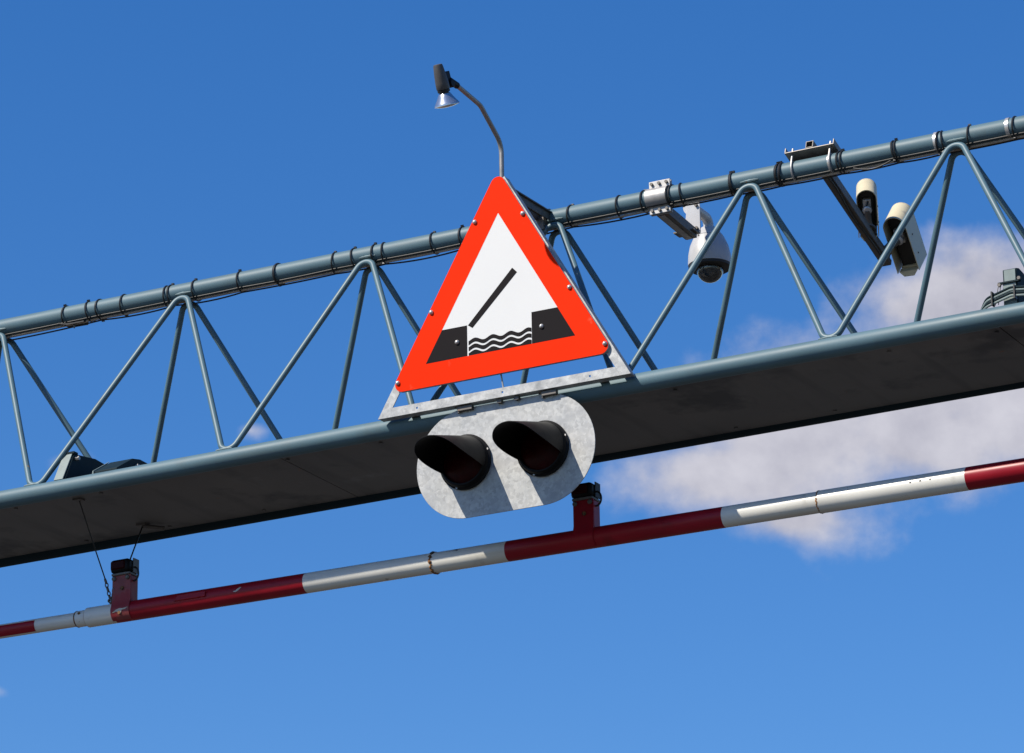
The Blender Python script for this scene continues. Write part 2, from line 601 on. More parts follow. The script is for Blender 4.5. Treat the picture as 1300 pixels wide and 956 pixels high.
# ------------------------------------------------------------------ cables strapped under the top chord
cb = thing('cable_run', 'thin brown and black cables strapped along underside of upper girder tube', 'cable', (0, YT, 0.94))
anch = [-6.8, -5.6, -4.4, -3.4, -2.41, -2.0, -1.63, -1.12, -0.86, -0.44, 0.115, 0.60, 0.92, 1.15, 1.43, 1.70, 1.90, 2.25, 2.9, 4.0, 5.0, 6.0]


def run(off, ang, sags, r, material, seed):
    rng = random.Random(seed)
    pts = []
    for a, b in zip(anch[:-1], anch[1:]):
        s = rng.uniform(*sags) * min(1.0, (b - a) / 0.4)
        for j in range(8):
            t = j / 8
            x = a + (b - a) * t
            dz = -4 * s * t * (1 - t)
            pts.append((x, YT - off * math.cos(R(ang)), ztop(x) - off * math.sin(R(ang)) + dz))
    MB().tube(pts, r, 8).build('cable', material, cb)


run(RC + 0.008, 84, (0.001, 0.005), 0.0062, 'cable_brown', 3)
run(RC + 0.0125, 100, (0.003, 0.012), 0.0040, 'cable_black', 5)
run(RC + 0.005, 62, (0.001, 0.004), 0.0035, 'cable_black', 9)
TIES = [-2.606, -2.475, -2.412, -2.278, -2.039, -2.008, -1.877, -1.629, -1.422, -1.12, -1.01, -0.901, -0.855, -0.594, -0.438,
        0.115, 0.357, 0.479, 0.608, 0.622, 0.666, 0.909, 0.921, 1.142, 1.153, 1.433, 1.450, 1.692, 1.703, 1.898, 1.916, 2.036, 2.246]
THICK = {-1.422, 1.142, 1.153, 0.921}
for x in TIES:
    tilt = random.uniform(-0.14, 0.14)
    d = Vector((1, tilt, random.uniform(-0.1, 0.1)))
    w = 0.0046 if x in THICK else 0.0032
    t = MB().ring((x, YT, ztop(x) - 0.005), d, RC + 0.0075, w, n=36, m_=6, squash=1.3)
    a = random.choice((random.uniform(60, 100), random.uniform(60, 100), random.uniform(240, 300)))
    e = Vector((0, -math.cos(R(a)), math.sin(R(a))))
    t.box(Vector((x, YT, ztop(x) - 0.005)) + e * (RC + 0.012), (0.011, 0.012, 0.009), (X, e.cross(X), e))
    t.build('cable_tie', 'cable_black', cb)
for x in (1.391, 1.887, 2.217):
    MB().lathe((x - 0.008, YT, ztop(x)), X, [(0, RC + 0.0015), (0, RC + 0.0035), (0.016, RC + 0.0035), (0.016, RC + 0.0015)], 36, (False, False)).build('steel_band', 'steel_bright', cb)
ln = [(1.50 + 0.022 * j, YT - 0.03, ztop(1.5) - RC - 0.012 - 0.02 * math.sin(math.pi * j / 8)) for j in range(9)]
MB().tube(ln, 0.0035, 8).build('cable', 'cable_black', cb)

# ------------------------------------------------------------------ warning sign with its frame
sx0 = 0.004
YS = -0.118            # front of the sign face
sg = thing('warning_sign', 'red bordered triangular opening bridge warning sign on galvanised frame', 'sign', (sx0, -0.09, 0.01))


def P2(x, z, y):
    return Vector((x, y, z))


def round_tri(a, b, c, r, n=8):
    pts = fillet([(a + b) / 2, b, c, a, (a + b) / 2], r, n)
    return pts[1:-1]


bl, br, ap = P2(-0.5465, 0.113, YS), P2(0.5545, 0.117, YS), P2(0.005, 1.0665, YS)
il, ir, ia = P2(-0.364, 0.221, YS), P2(0.372, 0.223, YS), P2(0.005, 0.859, YS)
outer = round_tri(ap, bl, br, 0.036)
plate = MB().prism([p + Y * 0.0015 for p in outer], Y * 0.0145)
pn = plate.build('sign_panel', 'galvanised', sg)
# red border: rounded outline with the triangular inner edge, a film lying on the panel
inner = []
tri = [il, ir, ia]
cen = (il + ir + ia) / 3
for p in outer:
    d = (p - cen)
    best = None
    for u, v in ((il, ir), (ir, ia), (ia, il)):
        e = v - u
        den = d.x * e.z - d.z * e.x
        if abs(den) < 1e-9:
            continue
        t = ((u.x - cen.x) * e.z - (u.z - cen.z) * e.x) / den
        s_ = ((u.x - cen.x) * d.z - (u.z - cen.z) * d.x) / den
        if t > 0 and -1e-6 <= s_ <= 1 + 1e-6:
            best = cen + d * t
    inner.append(best)


def frame_ring(mb, outer, inner, d):
    # insert the inner triangle's own corners where the ring passes them
    n = len(outer)
    vs = outer + inner
    vs2 = [Vector(v) + d for v in vs]
    fs = []
    for i in range(n):
        j = (i + 1) % n
        fs.append((i, j, n + j, n + i))
        fs.append((2 * n + i, 2 * n + n + i, 2 * n + n + j, 2 * n + j))
        fs.append((i, 2 * n + i, 2 * n + j, j))
        fs.append((n + i, n + j, 3 * n + j, 3 * n + i))
    mb.add(vs + vs2, fs)
    return mb


def dens(outer, inner):
    """add the three rays through the inner corners so that the inner edge stays a sharp triangle"""
    pairs = list(zip(outer, inner))
    for c in tri:
        d = c - cen
        for i in range(len(pairs)):
            a = pairs[i][0] - cen
            b = pairs[(i + 1) % len(pairs)][0] - cen
            ca = a.x * d.z - a.z * d.x
            cb_ = d.x * b.z - d.z * b.x
            if ca * cb_ >= 0 and a.dot(d) > 0 and b.dot(d) > 0:
                e = b - a
                den = d.x * e.z - d.z * e.x
                t = (a.x * e.z - a.z * e.x) / den
                pairs.insert(i + 1, (cen + d * t, c.copy()))
                break
    return [p[0] for p in pairs], [p[1] for p in pairs]


o2, i2 = dens(outer, inner)
frame_ring(MB(), [p for p in o2], i2, Y * 0.0013).build('red_border', 'sign_red', pn, sharp=20)
MB().prism([il + Y * 0.0004, ir + Y * 0.0004, ia + Y * 0.0004], Y * 0.0009).build('white_field', 'sign_white', pn)
YP = YS - 0.0007


def film(poly, name, material, dy=0.0):
    return MB().prism([P2(x, z, YP - dy) for x, z in poly], Y * 0.0009).build(name, material, pn)


def edge_l(z):
    return il.x + (ia.x - il.x) * (z - il.z) / (ia.z - il.z)


def edge_r(z):
    return ir.x + (ia.x - ir.x) * (z - ir.z) / (ia.z - ir.z)


film([(il.x, il.z), (-0.157, 0.2221), (-0.157, 0.363), (edge_l(0.363), 0.363)], 'left_quay', 'sign_black')
film([(0.162, 0.2224), (ir.x, ir.z), (edge_r(0.367), 0.367), (0.162, 0.367)], 'right_quay', 'sign_black')
film([(-0.152, 0.3625), (-0.130, 0.347), (0.094, 0.566), (0.071, 0.590)], 'bridge_leaf', 'sign_black')


def wave(x, z0, amp=0.0075):
    return z0 + amp * math.sin((x + 0.157) / 0.0875 * 2 * math.pi - 1.2)


nx = 44
wx = [-0.150 + (0.160 + 0.150) * i / nx for i in range(nx + 1)]
for z1, z0 in ((0.2925, 0.2745), (0.2650, 0.2465), (0.2370, None)):
    top = [(x, wave(x, z1)) for x in wx]
    bot = [(x, wave(x, z0) if z0 else 0.2222) for x in wx]
    mbw = MB()
    for a in range(nx):
        mbw.add([P2(*bot[a], YP), P2(*bot[a + 1], YP), P2(*top[a + 1], YP), P2(*top[a], YP)], [(0, 1, 2, 3)])
    mbw.build('water_wave', 'sign_black', pn)
for x, z in ((-0.111, 0.838), (0.128, 0.832), (-0.334, 0.455), (0.350, 0.448), (-0.206, 0.293), (0.211, 0.293), (-0.505, 0.156), (0.514, 0.160)):
    MB().lathe((x, YP, z), -Y, [(0, 0.0105), (0.004, 0.0105), (0.0085, 0.0075), (0.011, 0.003)], 14).build('bolt', 'steel_bright', pn)

# frame of galvanised angle iron
YF = -0.1015
fl, fr = Vector((-0.6165, YF, 0.0115)), Vector((0.6245, YF, 0.0115))
FT = 0.005
fw = 0.042
holes = [-0.42, 0.004, 0.43]
bb = MB()
zb0, zb1 = 0.0115, 0.0115 + fw
hs_ = 0.0045
zc = (zb0 + zb1) / 2
prev = fl.x + 0.09
for hx in holes:
    bb.bx(prev, hx - hs_, YF, YF + FT, zb0, zb1)
    bb.bx(hx - hs_, hx + hs_, YF, YF + FT, zb0, zc - hs_)
    bb.bx(hx - hs_, hx + hs_, YF, YF + FT, zc + hs_, zb1)
    prev = hx + hs_
bb.bx(prev, fr.x - 0.09, YF, YF + FT, zb0, zb1)
slope = (0.5 * (fr.x - fl.x)) / (1.0765 - 0.0115)
w0_ = fw * math.sqrt(1 + slope * slope) + 0.0004
for a_, s_ in ((fl.x, 1), (fr.x, -1)):
    bb.prism([P2(a_ + s_ * w0_, zb0, YF), P2(a_ + s_ * 0.09, zb0, YF), P2(a_ + s_ * 0.09, zb1, YF), P2(a_ + s_ * (w0_ + slope * fw), zb1, YF)], Y * FT)
bb.bx(fl.x + 0.004, fr.x - 0.004, YF + FT, YF + 0.046, zb0 + 0.0005, zb0 + FT)
bb.build('frame_bottom_bar', 'galvanised', sg)
apx = Vector((0.005, YF, 1.0765))
for a, sgn in ((fl, -1), (fr, 1)):
    d = (apx - a).normalized()
    n_ = Vector((d.z, 0, -d.x)) * (1 if sgn < 0 else -1)      # inward
    end = apx - d * 0.05
    leg = MB()
    off = n_ * fw
    # mitred at the bottom corner
    leg.prism([a, end, end + off, a + Vector((n_.x * 0 + (1 if sgn < 0 else -1) * (fw / abs(d.z)), 0, 0))], Y * FT)
    leg.prism([a + Y * FT + d * 0.002, end + Y * FT, end + Y * FT + n_ * FT, a + Y * FT + n_ * FT + d * 0.002], Y * 0.041)
    leg.build('frame_side_bar', 'galvanised', sg, sharp=25)
# stays back to the upper tube
for xx, zz in ((-0.030, 0.965), (0.020, 0.965)):
    s0 = Vector((xx, YF + 0.03, zz + 0.012))
    s1 = Vector((xx - 0.004, YT - 0.03, zz + 0.028))
    dd = (s1 - s0)
    st = MB()
    st.prism([s0 + Z * 0.018, s1 + Z * 0.018, s1 - Z * 0.016, s0 - Z * 0.016], X * 0.005)
    st.prism([s0 + Z * 0.0185, s1 + Z * 0.0185, s1 + Z * 0.0185 + X * 0.016, s0 + Z * 0.0185 + X * 0.016], Z * 0.005)
    st.build('stay', 'steel_dull', sg)
cl = MB().lathe((-0.045, YT, ztop(0)), X, [(0, RC + 0.001), (0, RC + 0.007), (0.05, RC + 0.007), (0.05, RC + 0.001)], 32, (False, False))
cl.bx(-0.045, 0.005, YT - 0.075, YT - RC, ztop(0) - 0.07, ztop(0) - 0.012)
cl.build('clamp', 'steel_dull', sg)
MB().tube([(-0.02, YF + 0.012, 0.20), (0.004, YF + 0.012, 0.05)], 0.004, 8).build('rod', 'steel_bare', sg)
for x in (-0.46, 0.47):
    pl = MB().bx(x - 0.02, x + 0.02, YF + 0.047, -0.030, 0.0135, 0.0195)
    pl.build('fixing_lug', 'steel_dull', sg)

# ------------------------------------------------------------------ lamp on a bent pole over the sign
lp = thing('sign_lamp', 'grey spotlight with silver reflector bulb on bent pole above sign', 'lamp', (0.013, -0.088, 1.0))
path = fillet([(0.013, -0.092, 0.93), (0.013, -0.092, 1.192), (0.013, -0.284, 1.309), (0.013, -0.500, 1.326)], 0.085, 12)
MB().tube(path, 0.0108, 12).build('pole', 'pole_grey', lp)
for z in (0.95, 1.0):
    MB().ring((0.013, -0.092, z), Z, 0.013, 0.004, n=20).build('pole_clip', 'steel_bare', lp)
ax = Vector((0, 0.454, -0.891))
h0 = Vector((0.013, -0.672, 1.362))
hd = MB().lathe(h0, ax, [(0, 0.012), (0.002, 0.019), (0.01, 0.0215), (0.05, 0.0265), (0.085, 0.0295), (0.108, 0.030), (0.112, 0.028)], 24)
hd.build('lamp_holder', 'lamp_grey', lp)
MB().lathe(h0 + ax * 0.1105, ax, [(0, 0.024), (0.004, 0.028), (0.013, 0.027), (0.016, 0.02)], 24).build('collar', 'black_rubber_shade', lp)
rb = MB().lathe(h0 + ax * 0.125, ax, [(0, 0.018), (0.006, 0.026), (0.02, 0.034), (0.045, 0.050), (0.053, 0.0555), (0.056, 0.0555)], 32, (True, False)).build('reflector_bulb', 'reflector', lp)
MB().lathe(h0 + ax * 0.181, ax, [(0, 0.0556), (0.002, 0.0556), (0.006, 0.046), (0.010, 0.025), (0.0115, 0.004)], 32, (True, True)).build('bulb_lens', 'bulb_glass', rb)
kn = MB()
kn.box(h0 + ax * 0.062 + Vector((0, 0.046, 0.021)), (0.022, 0.055, 0.05), (X, Vector((0, 0.89, 0.454)), ax))
kn.tube([h0 + ax * 0.08 + Vector((-0.018, 0.07, 0.02)), h0 + ax * 0.08 + Vector((0.018, 0.07, 0.02))], 0.020, 14)
kn.tube([(0.013, -0.575, 1.325), (0.013, -0.495, 1.3255)], 0.0150, 12)
kn.build('swivel_joint', 'black_plastic', lp, bevel=0.003)

# ------------------------------------------------------------------ twin flashing light signal hung under the frame
YB = -0.067
sgn = thing('light_signal', 'pair of unlit black hooded signal lights on rounded galvanised board', 'traffic light', (-0.005, YB, -0.50))
bcx, bz0, bz1 = -0.006, -0.497, 0.004
br_ = (bz1 - bz0) / 2
bcz = (bz0 + bz1) / 2
hw = 0.437 - br_
pl = []
for i in range(33):
    a = -math.pi / 2 + math.pi * i / 32
    pl.append(P2(bcx + hw + br_ * math.cos(a), bcz + br_ * math.sin(a), YB))
for i in range(33):
    a = math.pi / 2 + math.pi * i / 32
    pl.append(P2(bcx - hw + br_ * math.cos(a), bcz + br_ * math.sin(a), YB))
MB().prism(pl, Y * 0.004).build('backboard', 'galvanised_board', sgn, bevel=0.001, sharp=50)
for hx in (-0.196, 0.183):
    c0 = Vector((hx, YB, bcz))
    ring = MB().lathe(c0, -Y, [(0, 0.123), (0.006, 0.125), (0.014, 0.125), (0.018, 0.118), (0.033, 0.114), (0.037, 0.110), (0.037, 0.103), (0.02, 0.100)], 48, (True, True))
    hdp = ring.build('lamp_housing', 'black_plastic', sgn)
    MB().lathe(c0 - Y * 0.0205, -Y, [(0, 0.0995), (0.004, 0.0990), (0.014, 0.080), (0.020, 0.05), (0.023, 0.01)], 40).build('lens', 'red_lens', hdp)
    # hood: tube rolled over the top, cut back along its sides, drooping forwards
    av = Vector((0, -math.cos(R(15)), -math.sin(R(15))))
    uv = Z
    n1, n2 = 30, 18
    vs = []
    LEN = 0.318
    rr = 0.113
    for lay in (0, 1):
        r_ = rr - lay * 0.003
        for i in range(n2 + 1):
            t = i / n2
            # half-angle of the hood measured from the top
            ha = R(112 - 50 * t)
            tt = t * LEN
            c = c0 - Y * 0.034 + av * tt
            for j in range(n1 + 1):
                a = -ha + 2 * ha * j / n1
                # round the front corners
                vs.append(c + X * (r_ * math.sin(a)) + uv * (r_ * math.cos(a)) - av * (0.062 * abs(a / ha) ** 2.6 * t ** 3))
    st = (n2 + 1) * (n1 + 1)
    fs = []
    for i in range(n2):
        for j in range(n1):
            q = (i * (n1 + 1) + j, i * (n1 + 1) + j + 1, (i + 1) * (n1 + 1) + j + 1, (i + 1) * (n1 + 1) + j)
            fs.append(q)
            fs.append(tuple(st + e for e in q[::-1]))
    for i in range(n2):
        for j in (0, n1):
            a_, b_ = i * (n1 + 1) + j, (i + 1) * (n1 + 1) + j
            fs.append((a_, b_, st + b_, st + a_))
    for j in range(n1):
        for i in (0, n2):
            a_, b_ = i * (n1 + 1) + j, i * (n1 + 1) + j + 1
            fs.append((a_, b_, st + b_, st + a_))
    MB().add(vs, fs).build('hood', 'black_plastic', hdp, sharp=50)
    for a in (20, 160, 250):
        bolt(MB(), c0 - Y * 0.0135 + Vector((0.120 * math.cos(R(a)), 0, 0.120 * math.sin(R(a)))), -Y, 0.005, 0.004, 8).build('screw', 'steel_bare', hdp)
for hx in (-0.225, 0.188):
    b = MB()
    b.lathe((hx, YF + 0.026, 0.0115), -Z, [(0, 0.019), (0.004, 0.019), (0.004, 0.010), (0.012, 0.010), (0.012, 0.006), (0.030, 0.006)], 14)
    b.box((hx + 0.035, YF + 0.024, -0.002), (0.07, 0.022, 0.02))
    b.build('hanging_bolt', 'steel_dull', sgn, bevel=0.001)
for hx in (-0.02, 0.065):
    MB().box((hx, YF + 0.024, 0.0015), (0.02, 0.02, 0.017)).build('spacer', 'steel_dull', sgn)
MB().bx(-0.30, 0.28, YB + 0.0045, YB + 0.030, -0.12, -0.105).build('rear_rail', 'steel_dull', sgn)
for hx in (-0.2, 0.18):
    MB().bx(hx - 0.02, hx + 0.02, YB + 0.0045, YB + 0.010, -0.12, 0.011).build('hanger_strap', 'steel_dull', sgn)

# ------------------------------------------------------------------ dome camera behind the upper tube
dc = thing('dome_camera', 'white dome security camera hanging from clamp on upper girder tube', 'camera', (0.555, YT, 0.99))
xa, xb = 0.497, 0.603
cl = MB().lathe((xa, YT, ztop(xa)), X, [(0, RC + 0.0005), (0, RC + 0.006), (xb - xa, RC + 0.006), (xb - xa, RC + 0.0005)], 40, (False, False))
clo = cl.build('clamp_band', 'steel_bare', dc)
for z0, z1, nm in ((ztop(xa) + RC - 0.004, ztop(xa) + RC + 0.036, 't'), (ztop(xa) - RC - 0.036, ztop(xa) - RC + 0.004, 'b')):
    for yy in (YT - 0.012, YT + 0.003):
        MB().bx(xa + 0.008, xb + 0.006, yy, yy + 0.009, z0, z1).build('clamp_flange', 'steel_bare', clo, bevel=0.002)
    for i in range(3):
        bx_ = xa + 0.024 + 0.036 * i
        zc_ = (z0 + z1) / 2 + (0.005 if nm == 't' else -0.005)
        bolt(MB(), (bx_, YT - 0.012, zc_), -Y, 0.0075, 0.010).build('clamp_bolt', 'steel_dull', clo)
al = R(3.5)
e = Vector((0, math.cos(al), -math.sin(al)))
eu = Vector((0, math.sin(al), math.cos(al)))
a0 = Vector((0.552, YT + 0.02, ztop(0.5) - 0.052))
La = 0.30
arm = MB()
arm.box(a0 + e * (La / 2), (0.058, La, 0.046), (X, e, eu))
arm.build('bracket_arm', 'steel_dull', dc, bevel=0.0025)
MB().box(a0 + e * (La / 2) - X * 0.006 - eu * 0.0245, (0.030, La - 0.01, 0.003), (X, e, eu)).build('arm_strip', 'steel_bare', dc)
pc = a0 + e * La
MB().prism([(0.487, pc.y, 0.925), (0.598, pc.y, 0.925), (0.598, pc.y, 1.080), (0.535, pc.y, 1.080), (0.520, pc.y, 0.962), (0.487, pc.y, 0.955)], Y * 0.006).build('end_plate', 'camera_white', dc, bevel=0.002)
ft = MB()
ft.box((0.545, pc.y - 0.032, 0.922), (0.105, 0.062, 0.006))
ft.build('plate_foot', 'steel_dull', dc)
for i, (qx, qz) in enumerate(((0.505, 0.948), (0.582, 0.948), (0.582, 1.060))):
    bolt(MB(), (qx, pc.y, qz), -Y, 0.008, 0.012).build('plate_bolt', 'steel_dull', dc)
dx_, dy_ = 0.552, 0.900
gn = fillet([(dx_, pc.y + 0.006, 1.062), (dx_, dy_, 1.060), (dx_, dy_, 1.000)], 0.035, 10)
MB().tube(gn, 0.0235, 20).build('gooseneck', 'camera_white', dc)
MB().lathe((dx_, pc.y + 0.006, 1.062), Y, [(0, 0.04), (0.01, 0.04), (0.03, 0.026)], 24).build('neck_flange', 'camera_white', dc)
bd = MB().lathe((dx_, dy_, 1.017), -Z, [(0, 0.02), (0.002, 0.036), (0.012, 0.045), (0.046, 0.068), (0.047, 0.067), (0.0485, 0.067), (0.05, 0.0705),
                                         (0.09, 0.088), (0.13, 0.0965), (0.165, 0.099), (0.182, 0.099), (0.184, 0.092)], 44).build('dome_body', 'camera_white', dc)
MB().lathe((dx_, dy_, 0.8345), -Z, [(0, 0.0975), (0.012, 0.0975), (0.018, 0.092), (0.019, 0.064)], 44, (True, True)).build('dome_rim', 'dark_interior', bd)
prof = [(0.002 + 0.062 * math.sin(R(a)), 0.062 * math.cos(R(a))) for a in range(0, 91, 9)]
MB().lathe((dx_, dy_, 0.817), -Z, prof, 36).build('dome_bubble', 'smoked_dome', bd)
MB().lathe((dx_, dy_, 0.820), -Z, [(0, 0.05), (0.02, 0.05), (0.035, 0.043), (0.044, 0.03), (0.049, 0.012)], 28).build('camera_core', 'dark_interior', bd)
for a in (200, 255, 320):
    bolt(MB(), (dx_ + 0.071 * math.cos(R(a)), dy_ + 0.071 * math.sin(R(a)), 0.961), Vector((math.cos(R(a)), math.sin(R(a)), 0)), 0.005, 0.004, 8).build('body_screw', 'steel_dull', bd)

# ------------------------------------------------------------------ tilted bracket arm with two box cameras
al = R(18.0)
e = Vector((0, math.cos(al), -math.sin(al)))
eu = Vector((0, math.sin(al), math.cos(al)))
bk = thing('camera_bracket', 'rusty steel channel bracket arm bolted over upper girder tube carrying two cameras', 'bracket', (1.31, YT, 0.99))
ctr = Vector((1.302, YT, ztop(1.3)))
pc0 = ctr + eu * (RC + 0.012)
pt = MB()
pt.box(pc0, (0.235, 0.135, 0.005), (X, e, eu))
for s_ in (-1, 1):
    pt.box(pc0 + X * (s_ * 0.1150) + eu * 0.0145, (0.005, 0.135, 0.024), (X, e, eu))
pt.build('saddle_plate', 'steel_brown', bk, bevel=0.001)
for s_ in (-0.088, 0.092):
    c = ctr + X * s_
    ub = MB()
    path = [c + e * (-(RC + 0.005)) + eu * 0.085] + [c + e * (-(RC + 0.005) * math.cos(R(a))) - eu * ((RC + 0.005) * math.sin(R(a))) for a in range(0, 181, 12)] + [c + e * (RC + 0.005) + eu * 0.085]
    ub.tube(path, 0.005, 10)
    for q in (-1, 1):
        bolt(ub, c + e * (q * (RC + 0.005)) + eu * (RC + 0.015), eu, 0.010, 0.009)
    ub.build('u_bolt', 'steel_bare', bk)
a0 = pc0 + eu * 0.0225 - e * 0.068
arm = MB()
LA = 0.87
h = 0.0175
for (o_, s2) in ((eu * (h - 0.0015), (2 * h, LA, 0.003)), (-eu * (h - 0.0015), (2 * h, LA, 0.003)), (X * (h - 0.0015), (0.003, LA, 2 * h - 0.0062)), (-X * (h - 0.0015), (0.003, LA, 2 * h - 0.0062))):
    arm.box(a0 + e * (LA / 2) + o_, s2, (X, e, eu))
arm.build('arm_tube', 'steel_dull', bk)
lowarm = MB()
lowarm.box(a0 + e * 0.53 - eu * (h + 0.014), (0.043, 0.70, 0.004), (X, e, eu))
for s_ in (-1, 1):
    lowarm.box(a0 + e * 0.53 - eu * (h + 0.002) + X * (s_ * 0.0205), (0.004, 0.70, 0.0235), (X, e, eu))
lowarm.build('arm_channel', 'steel_dull', bk)
cab = [a0 + e * (0.10 + 0.06 * j) - eu * (0.0405 + 0.003 * math.sin(j * 1.3)) + X * (0.006 + 0.006 * math.sin(j * 0.7)) for j in range(13)]
MB().tube(cab, 0.006, 8).build('arm_cable', 'cable_black', bk)


def box_camera(label, crown, yaw, pitch, wdt, leg, depth, armpt):
    """sunshield with a rounded rear end, open below: crown = middle of the lower rim of the rounded end"""
    hdg = Vector((-math.sin(R(yaw)), math.cos(R(yaw)), 0))
    f = hdg * math.cos(R(pitch)) - Z * math.sin(R(pitch))          # pointing direction
    up = hdg * math.sin(R(pitch)) + Z * math.cos(R(pitch))         # roof direction
    rt = f.cross(up)
    c = Vector(crown)
    t = thing('box_camera', label, 'camera', c - up * 0.02, 'box cameras on the tilted arm')
    r_ = wdt / 2
    th = 0.0035
    cc = c + f * r_

    def outline(r2, ext):
        pts = [cc + f * (leg + ext) - rt * r2]
        for i in range(21):
            a = math.pi * i / 20
            pts.append(cc - rt * (r2 * math.cos(a)) - f * (r2 * math.sin(a)))
        pts.append(cc + f * (leg + ext) + rt * r2)
        return pts
    po, pi_ = outline(r_, 0), outline(r_ - th, 0)
    n = len(po)
    vs = po + pi_ + [p + up * depth for p in po] + [p + up * depth for p in pi_]
    fs = []
    for i in range(n - 1):
        fs += [(i, i + 1, 2 * n + i + 1, 2 * n + i), (n + i, 3 * n + i, 3 * n + i + 1, n + i + 1), (i, n + i, n + i + 1, i + 1)]
    for i in (0, n - 1):
        fs.append((i, n + i, 3 * n + i, 2 * n + i))
    s = MB().add(vs, fs)
    s.prism([p + up * (depth - th) for p in po], up * (th * 2))
    s.build('sunshield', 'camera_cream', t, sharp=40)
    body = MB()
    body.box(cc + f * (leg * 0.45) + up * (depth * 0.62), (wdt * 0.72, leg * 0.95 + r_, depth * 0.55), (rt, f, up))
    body.build('camera_body', 'dark_interior', t, bevel=0.006)
    MB().box(cc + f * (leg * 0.97) + up * (depth * 0.60), (wdt * 0.80, 0.012, depth * 0.66), (rt, f, up)).build('front_bezel', 'camera_cream', t, bevel=0.004)
    fl_ = MB()
    fl_.prism([cc + f * (leg * 0.98) - rt * (r_ * 0.86) + up * 0.004, cc + f * (leg + 0.018) - rt * (r_ * 0.45) - up * 0.006, cc + f * (leg + 0.02) + rt * (r_ * 0.45) - up * 0.006, cc + f * (leg * 0.98) + rt * (r_ * 0.86) + up * 0.004], up * (depth * 0.25))
    fl_.build('front_lip', 'camera_cream', t, bevel=0.002)
    bl_ = MB()
    bl_.box(cc + f * (leg * 0.25) + up * (depth * 0.27), (wdt * 0.4, 0.07, depth * 0.2), (rt, f, up))
    bl_.lathe(cc + f * (leg * 0.30) + up * (depth * 0.1), -up, [(-0.02, 0.02), (0.012, 0.022), (0.018, 0.015)], 18)
    bl_.build('ball_mount', 'steel_bright', t, bevel=0.003)
    a1 = Vector(armpt)
    m0 = cc + f * (leg * 0.30) + up * (depth * 0.05)
    ml = MB().tube([m0, (m0 + a1) / 2 + Z * 0.004, a1], [0.016, 0.018, 0.022], 14)
    ml.build('mount_stem', 'steel_dull', t)
    MB().lathe(a1 - eu * 0.006, eu, [(0, 0.034), (0.010, 0.034), (0.016, 0.024)], 20).build('mount_base', 'steel_dull', t)
    cp = [cc + f * (leg * 0.1) + up * (depth * 0.5) + rt * 0.01, cc + f * (leg * 0.12) + up * (depth * 0.05) + rt * 0.004, (m0 + a1) / 2 - rt * 0.035, a1 - rt * 0.03]
    MB().tube(fillet(cp, 0.012, 6), 0.004, 8).build('camera_cable', 'cable_black', t)
    for s_ in (0.3, 0.72):
        bolt(MB(), cc + f * (leg * s_) + rt * r_ + up * (depth * 0.35), rt, 0.004, 0.003, 8).build('shield_screw', 'steel_dull', t)
    return t


def on_arm(s):
    return a0 + e * s + eu * (h + 0.001)


box_camera('smaller cream box camera turned away nearest the upper girder tube', (1.348, 0.862, 1.034), 21, 46, 0.092, 0.185, 0.130, on_arm(0.66))
box_camera('larger cream box camera pointing down at the far end of the arm', (1.372, 1.085, 0.970), 2, 45, 0.106, 0.225, 0.155, on_arm(0.84))

# ------------------------------------------------------------------ lifting barrier boom hung below the deck


def yb(x):
    return 0.420 - 0.0011 * (x + 2.3)


def zb(x):
    return -0.5052 - 0.0058 * (x + 2.307)


boom = thing('barrier_boom', 'red and white banded barrier boom slung below the girder', 'barrier', (0, 0.42, -0.60))
R0, R1, R2 = 0.0335, 0.0465, 0.0496


def sect(xa, xb, r, material, label=None):
    n = max(2, int((xb - xa) / 0.1))
    o = MB().tube([(xa + (xb - xa) * i / n, yb(xa + (xb - xa) * i / n), zb(xa + (xb - xa) * i / n)) for i in range(n + 1)], r, 40).build('boom_section', material, boom)
    if label:
        tag(o, label)
    return o


sect(-5.2, -2.526, R0, 'boom_white', 'thin white end section')
sect(-2.469, -2.307, R1, 'boom_white', 'short white section beside the left lamp')
sect(-2.307, -1.285, R1, 'boom_red', 'dark red section right of the left lamp')
sect(-1.285, -0.249, R1, 'boom_white', 'white section below the light signal')
sect(-0.249, 0.808, R1, 'boom_red', 'dark red section carrying the right lamp')
sect(0.808, 1.257, R1, 'boom_white', 'white section left of the weld')
sect(1.257, 1.934, R2, 'boom_white', 'white section with three small holes')
sect(1.934, 2.96, R2, 'boom_red', 'red section at the right edge')
sect(2.96, 4.0, R2, 'boom_white')
sect(4.0, 5.0, R2, 'boom_red')
sect(5.0, XB - 0.35 - 0.14, R2, 'boom_white')
# red reflective strip on the front of the thin end
for xa, xb in ((-3.65, -2.755), (-5.1, -4.3)):
    vs = []
    for x in (xa, xb):
        for j in range(13):
            a = R(-62 + 96 * j / 12)
            for r_ in (R0 + 0.0004, R0 + 0.0016):
                vs.append((x, yb(x) - r_ * math.cos(a), zb(x) + r_ * math.sin(a)))
    fs = []
    n = 26
    for j in range(12):
        for q in (0, 1):
            fs.append((2 * j + q, 2 * j + 2 + q, n + 2 * j + 2 + q, n + 2 * j + q))
        fs.append((2 * j, 2 * j + 1, 2 * j + 3, 2 * j + 2))
        fs.append((n + 2 * j, n + 2 * j + 1, n + 2 * j + 3, n + 2 * j + 2))
    fs += [(0, 1, n + 1, n), (24, 25, n + 25, n + 24)]
    MB().add(vs, fs).build('reflective_strip', 'boom_red', boom)
MB().lathe((-2.528, yb(-2.5), zb(-2.5)), X, [(0, R0 + 0.0005), (0.002, 0.0385), (0.055, 0.0385), (0.063, 0.0460), (0.066, 0.0460)], 36).build('reducer_collar', 'boom_white', boom)
for x, r_ in ((-2.530, 0.0375), (-2.470, 0.0425)):
    MB().ring((x, yb(x), zb(x)), X, r_ - 0.001, 0.0032, n=44).build('rust_seam', 'rust', boom)
